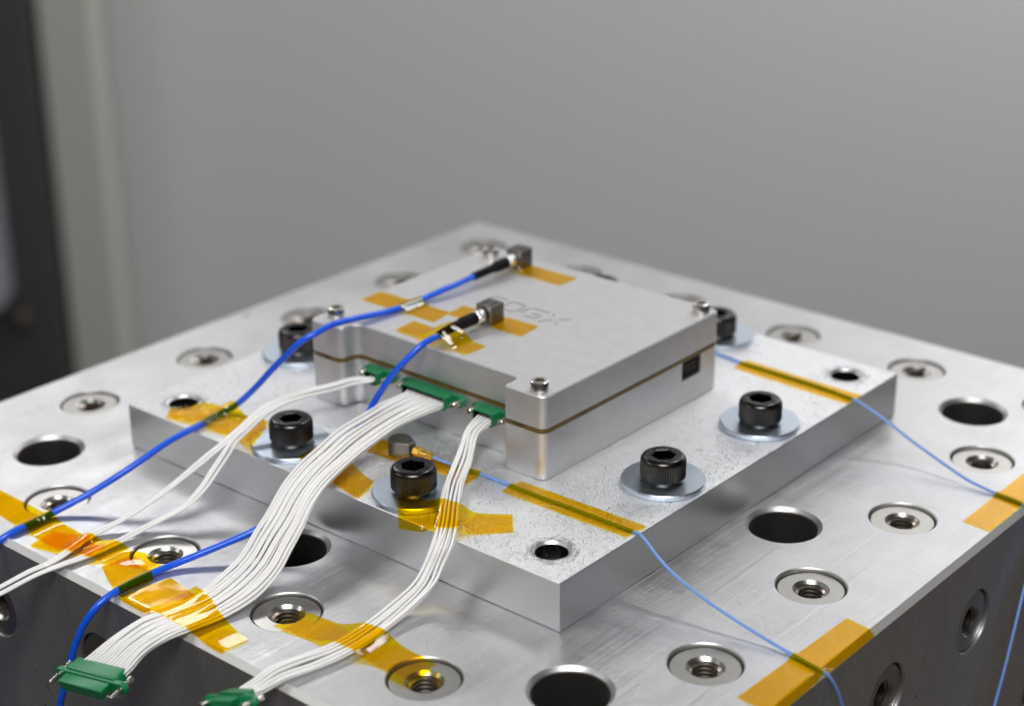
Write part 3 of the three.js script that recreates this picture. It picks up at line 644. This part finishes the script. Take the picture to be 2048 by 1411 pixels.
{
  const h = thing('wire_harness', 'thin white wires splitting into two strands that run off at the left', 'wire harness', [-60, 0, -130]);
  plugParts(h, 3, atBox(-109.8), true);
  const free = basis([-0.3, 0.2, 0.93], [-0.8, -0.5, -0.35], [-91, -13, -150]);
  plugParts(h, 3, free, false);
  const g1 = [[43.4, 26.4, -110.6], [39.2, 26.5, -114], [32.5, 26, -116.7], [25.7, 25.5, -120.3], [19, 25, -122.7], [11.4, 23.4, -124.3], [3.1, 20.6, -124.2], [-2.3, 18, -125.3], [-6.9, 15.5, -126.7], [-15.6, 12, -127.6], [-23.7, 8, -129.6], [-35.1, 3.4, -132.8], [-45.4, 1, -135.5], [-52.8, 0.9, -133.9], [-62.6, 0.9, -131.6], [-67.8, -0.9, -134.6], [-74.9, -4.5, -139.2], [-82, -8, -144]];
  const g2 = [[43.4, 26.2, -109.2], [38.5, 25.7, -113.2], [31.9, 25.2, -116.1], [25.1, 24.7, -119.6], [18.3, 24.2, -121.6], [10.7, 22.6, -122.7], [2.7, 20, -122.4], [-2.2, 17.8, -122.7], [-7.6, 15.5, -121.2], [-11.8, 12.5, -120.9], [-16.2, 9, -120.9], [-22.3, 6, -121.1], [-31.6, 2.7, -124.8], [-44.1, 1, -126.5], [-53.9, 0.9, -126.9], [-62, 0.9, -128.2], [-68.3, -0.9, -131.6], [-76.7, -4.8, -136.6], [-83, -8.2, -142]];
  [g1, g2].forEach((g, k) => {
    const base = new THREE.CatmullRomCurve3(g.map((p) => new THREE.Vector3(...p)));
    for (let i = 0; i < 3; i++) {
      const row = i === 2 ? 1 : 0, col = i === 2 ? (k ? 2 : 0) : (k ? 1 + i : i), pts = [pinAt(3, -109.8)(k === 0 && i === 2 ? 1 : row, col)], o = rnd() * 50;
      for (let s = 0; s <= 130; s++) {
        const t = s / 130, p = base.getPoint(t), d = base.getTangent(t), side = new THREE.Vector3(-d.z, 0, d.x).normalize(), up = new THREE.Vector3(0, 1, 0).addScaledVector(d, -d.y).normalize();
        const spread = [-0.78, 0.05, 0.8][i] * (1 + 0.5 * clamp(Math.sin((t - 0.32) * 8), 0)) + 0.35 * noise(t * 3 + o, i), lift = [0.1, 0.25, -0.15][i] * 1 + 0.3 * noise(t * 2.5 + o, i + 9) * clamp(4 * (0.7 - t));
        pts.push(p.clone().addScaledVector(side, spread).addScaledVector(up, lift));
      }
      pts.push(pinOf(3, free)(row, col));
      const path = new THREE.CatmullRomCurve3(pts).getPoints(280);
      note(path.filter((_, q) => q % 2 === 0), 0.45);
      part(h, 'wire', tube(path, 0.45, 9), M.wire);
    }
  });
}

// ---------------------------------------------------------------- accelerometers and their cables
function accelerometer(x, z, turnY, label, letter) {
  const t = thing('triaxial_accelerometer', label, 'accelerometer', [x, BT + 0.12, z]);
  t.rotation.y = turnY;
  const b = new RoundedBoxGeometry(6.2, 6.1, 6.1, 3, 0.22); b.translate(0, 3.06, 0); part(t, 'body', b, M.titanium, false);
  const s = lathe([[0.01, 0], [1.9, 0], [1.9, -0.9], [0.01, -0.9]], 32); s.rotateZ(-Math.PI / 2); s.translate(-3.05, 3.05, 0); part(t, 'socket', s, M.pad, false);
  const bar = (x0, z0, x1, z1) => { const l = Math.hypot(x1 - x0, z1 - z0), g = new THREE.BoxGeometry(l, 0.04, 0.5); g.rotateY(-Math.atan2(z1 - z0, x1 - x0)); g.translate((x0 + x1) / 2, 6.125, (z0 + z1) / 2); return g; };
  const g = merge(letter); part(t, 'etched_letter', g, M.etched, false);
  return t;
}
const bar = (x0, z0, x1, z1) => { const l = Math.hypot(x1 - x0, z1 - z0), g = new THREE.BoxGeometry(l, 0.03, 0.75); g.rotateY(-Math.atan2(z1 - z0, x1 - x0)); g.translate((x0 + x1) / 2, 6.12, (z0 + z1) / 2); return g; };
accelerometer(75.8, -89.2, 0.02, 'small grey metal sensor cube with an etched letter in the middle of the lid', [bar(-2, -1.7, 2, -1.7), bar(-2, 1.7, 2, 1.7), bar(-1.8, -1.6, 1.8, 1.6)]);
accelerometer(120, -114.6, 0.0, 'small grey metal sensor cube near the back edge of the box lid', [bar(-2, -1.7, 2, -1.7), bar(-2, 1.7, 2, 1.7), bar(-1.8, -1.6, 1.8, 1.6)]);
function sensorCable(label, faceX, y, z, guide) {
  const t = thing('blue_sensor_cable', label, 'cable', [guide[guide.length - 1][0], guide[guide.length - 1][1], guide[guide.length - 1][2]]);
  const hexN = Array.from({ length: 6 }, (_, k) => [2.15 * Math.cos(k * Math.PI / 3 + 0.3), 2.15 * Math.sin(k * Math.PI / 3 + 0.3)]);
  const nut = merge([lathe([[0.01, 0.1], [1.95, 0.1], [2.05, 0.3], [2.05, 1.7], [1.95, 1.8], [0.01, 1.8]], 40), crease(prism(hexN, 1.6, 3.3, 0.25, [], 0.2), 0.3)]);
  nut.rotateZ(Math.PI / 2); nut.translate(faceX, y, z); part(t, 'coupling_nut', nut, M.nut);
  const line = smoothPath([[faceX - 2.9, y, z], ...guide], 420);
  let cut = 0, len = 0; while (len < 17) { cut++; len += line[cut].distanceTo(line[cut - 1]); }
  part(t, 'boot', tube(line.slice(0, cut), (k) => (k < 0.03 ? 1.75 : k < 0.36 ? 1.95 - 0.12 * k : k < 0.46 ? lerp(1.9, 1.5, (k - 0.36) / 0.1) : lerp(1.5, 1.36, (k - 0.46) / 0.54)), 20), M.black);
  note(line.slice(0, cut), 1.45);
  part(t, 'jacket', tube(line.slice(Math.max(0, cut - 4)), (k, s) => 1.0 + 0.03 * noise(s / 3, guide[0][0]), 14), M.blue);
  note(line.slice(cut), 1.0);
}
sensorCable('bright blue cable from the rear sensor cube running to the far left', 116.6, 43.9, -114.5, [
  [103.1, 43.8, -114.3], [96.6, 43.4, -114.9], [88.7, 43.1, -114.9], [81.9, 42.7, -115.6], [75.3, 42.1, -116.3], [69.5, 41.95, -116.6], [61.6, 41.95, -117.4], [54.7, 42.2, -118.6], [47.3, 42.6, -120.3], [39.3, 42.8, -121.6], [33, 41.9, -122.1], [29.1, 39.9, -124.6],
  [27.1, 36, -128], [25, 30, -133.4], [22.5, 23.5, -138.6], [19.3, 18.5, -142.6], [16.3, 16.3, -144.6], [9.5, 15.8, -144.8], [3.2, 15.8, -143.6], [-4.9, 15.6, -142.9], [-12, 14.4, -143.3], [-24.1, 10, -145.7], [-34.2, 5, -150.5],
  [-41.4, 2.4, -153.5], [-46.1, 1.15, -154.9], [-52.3, 1.1, -154.7], [-58.6, 0.95, -154.7], [-63, -0.6, -155.7], [-67.6, -4.6, -158.2], [-71, -13, -162], [-72, -30, -168], [-72, -70, -176]]);
sensorCable('bright blue cable from the front sensor cube, passing under the large white bundle', 72.4, 43.95, -89.4, [
  [59.3, 43.7, -90], [51.8, 43.3, -89.5], [49.4, 43.1, -89.7], [45.4, 42.2, -90.1], [41.8, 39.4, -91.6], [40.2, 37.2, -93.1], [38.7, 33, -96.2], [37.3, 28.5, -98.9], [36.2, 24, -101.4], [34, 19.6, -102.8], [28.9, 16.5, -102.2], [18.4, 15.8, -96.8], [8.1, 15.75, -91.2],
  [-2.7, 14.8, -87.7], [-9.9, 11.5, -88.2], [-16, 8.5, -91.2], [-22.4, 6, -94.2], [-30.3, 4, -97.9], [-38, 2.2, -101.6], [-43.4, 1.35, -103.6], [-49.6, 1.1, -104.7], [-56.4, 1.1, -104.9], [-61.5, 0.85, -104.8], [-65.3, -0.2, -105.1],
  [-68.3, -2.4, -105.9], [-70.5, -7, -108.2], [-72.2, -14, -110.9], [-72.7, -18, -112.3], [-73.5, -31, -117.4], [-73.6, -37, -119.3], [-73.8, -60, -123], [-73, -100, -126]]);
const TX = 29.2, TZ = -84.3;
{
  const t = thing('teardrop_accelerometer', 'small teardrop-shaped grey metal sensor stuck on amber tape beside the box', 'accelerometer', [TX, PL.y + 0.1, TZ]);
  const o = []; const r = 3.6, w = 1.5, tip = 5.0;
  const a = Math.acos(clamp((r - w) / tip)) * 0.98;
  for (let k = 0; k <= 40; k++) { const q = Math.PI / 2 + a + (2 * Math.PI - 2 * a) * k / 40; o.push([TX + r * Math.cos(q), TZ + r * Math.sin(q)]); }
  o.push([TX + w, TZ + tip], [TX - w, TZ + tip]);
  part(t, 'body', crease(prism(o, PL.y + 0.12, PL.y + 4.8, 0.35), 0.4), M.titanium);
  const c = lathe([[0.01, 0], [1.4, 0], [1.45, 0.2], [1.1, 0.5], [1.1, 1], [0.01, 1]], 24); c.rotateX(Math.PI / 2); c.translate(TX + 0.05, PL.y + 2.5, TZ + tip); part(t, 'socket', c, M.pad);
}
{
  const t = thing('light_blue_cable', 'thin light blue cable with gold plug from the teardrop-shaped sensor', 'cable', [28, 0, 60]);
  const hexG = Array.from({ length: 6 }, (_, k) => [1.62 * Math.cos(k * Math.PI / 3), 1.62 * Math.sin(k * Math.PI / 3)]);
  const g = merge([crease(prism(hexG, 0.5, 2.9, 0.2, [], 0.2), 0.3), lathe([[0.01, 2.6], [1.2, 2.6], [1.2, 3.2], [1.42, 3.3], [1.42, 5.4], [1.25, 5.6], [1.05, 6.6], [0.95, 7.4], [0.01, 7.4]], 32)]);
  g.rotateX(Math.PI / 2); g.rotateY(0.07); g.rotateX(0.05); g.translate(TX + 0.05, PL.y + 2.5, TZ + 5.3); part(t, 'gold_plug', g, M.gold);
  const line = smoothPath([[29.7, 17, -72.4], [30.3, 16.5, -69.6], [31.6, 15.7, -66.5], [32.6, 15.3, -60.2], [33.2, 15.25, -55.1], [33.2, 15.22, -48.8], [33.2, 15.22, -41.4], [33.2, 15.22, -31.4], [33.4, 15.22, -21.7], [33.4, 15.22, -11.2], [33.6, 15.22, -2.1], [33.6, 15.1, 0.3],
    [32.7, 14.2, 3.4], [30.9, 11.2, 9.8], [30, 8.2, 17.4], [29.3, 5.5, 27.3], [29.3, 3, 37.5], [29.3, 1.2, 46.6], [28.8, 0.56, 53.2], [27.8, 0.54, 59.3], [27.6, 0.35, 61.5], [28.5, -1, 63.1], [30.6, -5, 64.3], [33.2, -11, 64.9], [35.8, -18, 65], [37.4, -27, 65.6], [39, -60, 66], [39, -110, 66]], 460);
  part(t, 'jacket', tube(line, 0.47, 12), M.sky); note(line, 0.47);
}
{
  const t = thing('light_blue_cable', 'thin light blue cable coming from behind the box at the right', 'cable', [142, 0, 60]);
  const line = smoothPath([[151, 15.2, -92], [150.6, 15.2, -64.6], [149.7, 15.2, -52.7], [149.2, 15.2, -47.9], [148.5, 15.22, -43], [148.4, 15.22, -32.5], [147.8, 15.22, -13.4], [146.6, 15.22, -1.5], [146.1, 15.1, 1.6], [146.4, 13.6, 5.4], [146.9, 11, 11.5], [147, 7.5, 19.3], [146.2, 5, 27],
    [143.6, 2, 40.3], [142.9, 0.95, 47.8], [142.8, 0.56, 51.7], [142.3, 0.54, 56.9], [141.8, 0.4, 60.7], [142.2, -0.6, 62.8], [143.6, -5, 64.6], [141.7, -13.3, 65.5], [135.3, -24.4, 66.5], [129.3, -34.7, 67.5], [124.6, -44.8, 68], [120.9, -54.5, 68], [117.5, -64.3, 68], [112, -100, 68]], 460);
  part(t, 'jacket', tube(line, 0.47, 12), M.sky); note(line, 0.47);
}

// ---------------------------------------------------------------- strips of amber film
// stations: [left edge, right edge] as [x, z]; the strip is laid on `base` (a height or a function) and draped over what lies there
const edgeBase = (x, z) => {
  let y = 0;
  if (x < CX0 + CB) y = Math.min(y, x > CX0 ? x - (CX0 + CB) : -CB - (CX0 - x) * 5);
  if (z > CZ1 - CB) y = Math.min(y, z < CZ1 ? CZ1 - CB - z : -CB - (z - CZ1) * 5);
  return y;
};
let layer = 0;
function tape(label, stations, base, { slope = 1, wrinkle = 0.03, scale = 6, reach = 2.6, cross = 30, taut = 14, soft = 0 } = {}) {
  layer = (layer + 1) % 5;
  const cL = new THREE.CatmullRomCurve3(stations.map((s) => new THREE.Vector3(s[0][0], 0, s[0][1])), false, 'catmullrom', 0.15), cR = new THREE.CatmullRomCurve3(stations.map((s) => new THREE.Vector3(s[1][0], 0, s[1][1])), false, 'catmullrom', 0.15);
  let len = 0; for (let i = 1; i < stations.length; i++) len += Math.hypot(stations[i][0][0] - stations[i - 1][0][0], stations[i][0][1] - stations[i - 1][0][1]);
  const nu = Math.round(clamp(len * 3.2, 40, 170)), nv = cross, o = rnd() * 50, pos = [], uv = [], idx = [];
  const b = typeof base === 'function' ? base : () => base;
  const all = stations.flat(), x0 = Math.min(...all.map((p) => p[0])) - 5, x1 = Math.max(...all.map((p) => p[0])) + 5, z0 = Math.min(...all.map((p) => p[1])) - 5, z1 = Math.max(...all.map((p) => p[1])) + 5;
  const mid = b((x0 + x1) / 2, (z0 + z1) / 2), near = CABLES.filter(([x, y, z, r]) => x > x0 && x < x1 && z > z0 && z < z1 && y - r < mid + reach && y + r > mid - 2);
  const k = Math.sqrt(1 + slope * slope);
  const height = (x, z) => {
    let h = b(x, z);
    for (const [cx, cy, cz, r] of near) {
      const d = Math.max(0, Math.hypot(x - cx, z - cz) - 0.3); if (d > 6) continue;
      const q = d < r * slope / k ? cy + Math.sqrt(r * r - d * d) : cy + r * k - slope * d;
      if (q > h) h = q;
    }
    for (const [wx, wz, wr, wy] of WASH) if (mid > 10 && mid < 20) { const d = Math.max(0, Math.hypot(x - wx, z - wz) - wr), q = wy - slope * 0.8 * d; if (q > h) h = q; }
    return h;
  };
  // the strip's plan, what it lies on, and a taut sheet drawn over that
  const plan = [], w1 = nv + 1;
  for (let i = 0; i <= nu; i++) for (let j = 0; j <= nv; j++) {
    const p = cL.getPoint(i / nu).lerp(cR.getPoint(i / nu), j / nv), jag = (i === 0 || i === nu) ? 1 : 0;
    p.x += jag * rr(-0.12, 0.12); p.z += jag * rr(-0.12, 0.12);
    plan.push(p);
  }
  const floorY = plan.map((p) => height(p.x, p.z));
  let sheet = floorY.slice();
  for (let n = 0; n < taut; n++) {
    const next = sheet.slice();
    for (let i = 0; i <= nu; i++) for (let j = 0; j <= nv; j++) {
      const at = (a, c) => sheet[clamp(a, 0, nu) * w1 + clamp(c, 0, nv)];
      next[i * w1 + j] = Math.max(n < taut - soft ? floorY[i * w1 + j] : -1e3, (at(i - 1, j) + at(i + 1, j) + at(i, j - 1) + at(i, j + 1)) / 4);
    }
    sheet = next;
  }
  plan.forEach((p, k) => {
    const i = Math.floor(k / w1), j = k % w1;
    const w = wrinkle * (0.8 + noise(p.x / scale + o, p.z / scale) + 0.5 * Math.abs(noise(p.x / scale * 2.3, p.z / scale * 2.3 + o)) * (wrinkle > 0.2 ? 2 : 0));
    pos.push(p.x, sheet[k] + 0.1 + Math.min(0.25, soft * 0.03) + layer * 0.035 + Math.max(0, w), p.z); uv.push(i / nu * len / 12, j / nv);
  });
  for (let i = 0; i < nu; i++) for (let j = 0; j < nv; j++) { const a = i * (nv + 1) + j, c = a + nv + 1; idx.push(a, a + 1, c, a + 1, c + 1, c); }
  const g = new THREE.BufferGeometry();
  g.setAttribute('position', new THREE.Float32BufferAttribute(pos, 3)); g.setAttribute('uv', new THREE.Float32BufferAttribute(uv, 2)); g.setIndex(idx); g.computeVertexNormals();
  const c0 = stations[Math.floor(stations.length / 2)][0];
  return solo('amber_tape', g, M.film, label, 'tape', [c0[0], b(c0[0], c0[1]), c0[1]]);
}
// on the box lid
tape('amber tape strip under the rear sensor cube on the box lid', [[[113.4, -117.5], [122.6, -117.5]], [[113.4, -92.2], [122.3, -91.5]]], BT);
tape('amber tape strip over the rear blue cable on the box lid', [[[63.5, -133.3], [72.8, -133.6]], [[64.1, -102.2], [73.3, -103.6]]], BT, { slope: 0.8 });
tape('amber tape strip under the front sensor cube on the box lid', [[[71.7, -103.6], [80.3, -104.2]], [[72.2, -73.7], [81.8, -74.6]]], BT);
tape('amber tape strip tented over a black cable boot on the box lid', [[[51.6, -106.6], [60.6, -107.3]], [[51, -77.4], [59.4, -76.5]]], BT, { slope: 0.5, wrinkle: 0.03, taut: 20, soft: 3 });
// on the plate
tape('crumpled amber tape over the blue cable on the left edge of the plate', [[[0.6, -156.8], [6.3, -161.2]], [[2.8, -149], [14.5, -155.8]], [[3.3, -140.9], [17.8, -147]], [[4, -133.4], [16, -138.5]], [[3.8, -126.5], [18.8, -131]], [[0.8, -118.4], [14.1, -126]]], PL.y, { wrinkle: 0.5, scale: 3.6, slope: 0.7 });
tape('amber tape on the plate between the large white bundle and a bolt', [[[5.5, -103], [17.5, -104]], [[3.8, -92], [15.8, -94.2]], [[0.3, -73.2], [9.9, -75.7]]], PL.y, { wrinkle: 0.06, slope: 0.6, reach: 1.6 });
tape('amber tape strip under the teardrop sensor along the front of the box', [[[23.2, -94.3], [32.2, -97.2]], [[26.1, -55.5], [34.2, -56]]], PL.y, { reach: 0.2 });
tape('amber tape holding the smaller white bundle at the edge of the plate', [[[6.4, -63.4], [-5.6, -51.8]], [[9.6, -54], [-2.6, -44.6]], [[13.3, -43.5], [3.4, -36.2]], [[20.3, -33.2], [13.1, -26.8]]], PL.y, { wrinkle: 0.08, scale: 5, slope: 0.6, cross: 44, taut: 16, soft: 3 });
tape('long amber tape strip along the light blue cable at the plate front', [[[29.2, -44.9], [37.5, -44.6]], [[30.3, -1.6], [38.6, -0.9]]], PL.y, { slope: 0.8 });
tape('long amber tape strip along the light blue cable right of the box', [[[144, -43.6], [152.4, -43.9]], [[142.8, -0.2], [151.4, -0.2]]], PL.y, { slope: 0.8 });
// on the cube
tape('amber tape folded over the right edge of the cube, nearest the bottom', [[[4.6, 51.8], [4.2, 62.5]], [[30, 52.6], [30, 62.5]], [[53.6, 53.4], [52.6, 62.5]]], edgeBase, { slope: 0.7, reach: 1.5 });
tape('amber tape strip along the right edge of the cube at the far right', [[[121.4, 51.7], [120.9, 60.6]], [[172, 51.5], [172, 60.6]]], edgeBase, { slope: 1, reach: 1.5 });
tape('amber tape at the far left of the cube edge, over the blue cable', [[[-55.4, -186], [-45, -186]], [[-54.6, -167.6], [-45.3, -165]], [[-56.4, -141], [-46.4, -139]], [[-55, -125], [-48.2, -125.5]]], edgeBase, { wrinkle: 0.03, scale: 12, slope: 0.8, reach: 1.5 });
tape('amber tape over the two strands of thin white wires', [[[-60.2, -145.1], [-50.6, -147]], [[-57, -134], [-46.4, -136]], [[-53.2, -121.4], [-43.4, -122]], [[-46, -107], [-40.4, -108]]], edgeBase, { wrinkle: 0.08, scale: 8, slope: 0.5, reach: 1.7, cross: 44, taut: 16, soft: 3 });
tape('short amber tape over the lower blue cable next to a steel insert', [[[-54.4, -119.9], [-44.8, -117.9]], [[-58.4, -111.6], [-46.4, -110]], [[-61.2, -102.6], [-50.6, -101.8]]], edgeBase, { wrinkle: 0.02, scale: 12, slope: 0.7, reach: 1.5, soft: 2 });
tape('short amber tape between the lower blue cable and the large white bundle', [[[-62.4, -102.6], [-46.2, -100]], [[-62.4, -89], [-48, -86.6]]], edgeBase, { wrinkle: 0.02, scale: 14, slope: 0.8, reach: 1.2, soft: 2 });
tape('amber tape over the large white bundle at the left edge of the cube', [[[-62.6, -91], [-46.6, -89]], [[-62.5, -82], [-49, -80]], [[-62.5, -73.6], [-52.1, -72.6]], [[-62.4, -60.7], [-54, -59.6]]], edgeBase, { wrinkle: 0.02, scale: 12, slope: 0.35, reach: 2.4, cross: 44, taut: 30, soft: 14 });
tape('amber tape across the smaller white bundle between two steel inserts', [[[-45.6, -59.4], [-35.2, -59.6]], [[-43.2, -43], [-33.4, -44.6]], [[-42.4, -34.8], [-30.6, -35.4]], [[-41.6, -22], [-31, -25]], [[-41.4, -14.6], [-31.6, -14]]], edgeBase, { wrinkle: 0.05, scale: 9, slope: 0.35, reach: 2.4, cross: 44, taut: 20, soft: 5 });

renderer.render(scene, camera);
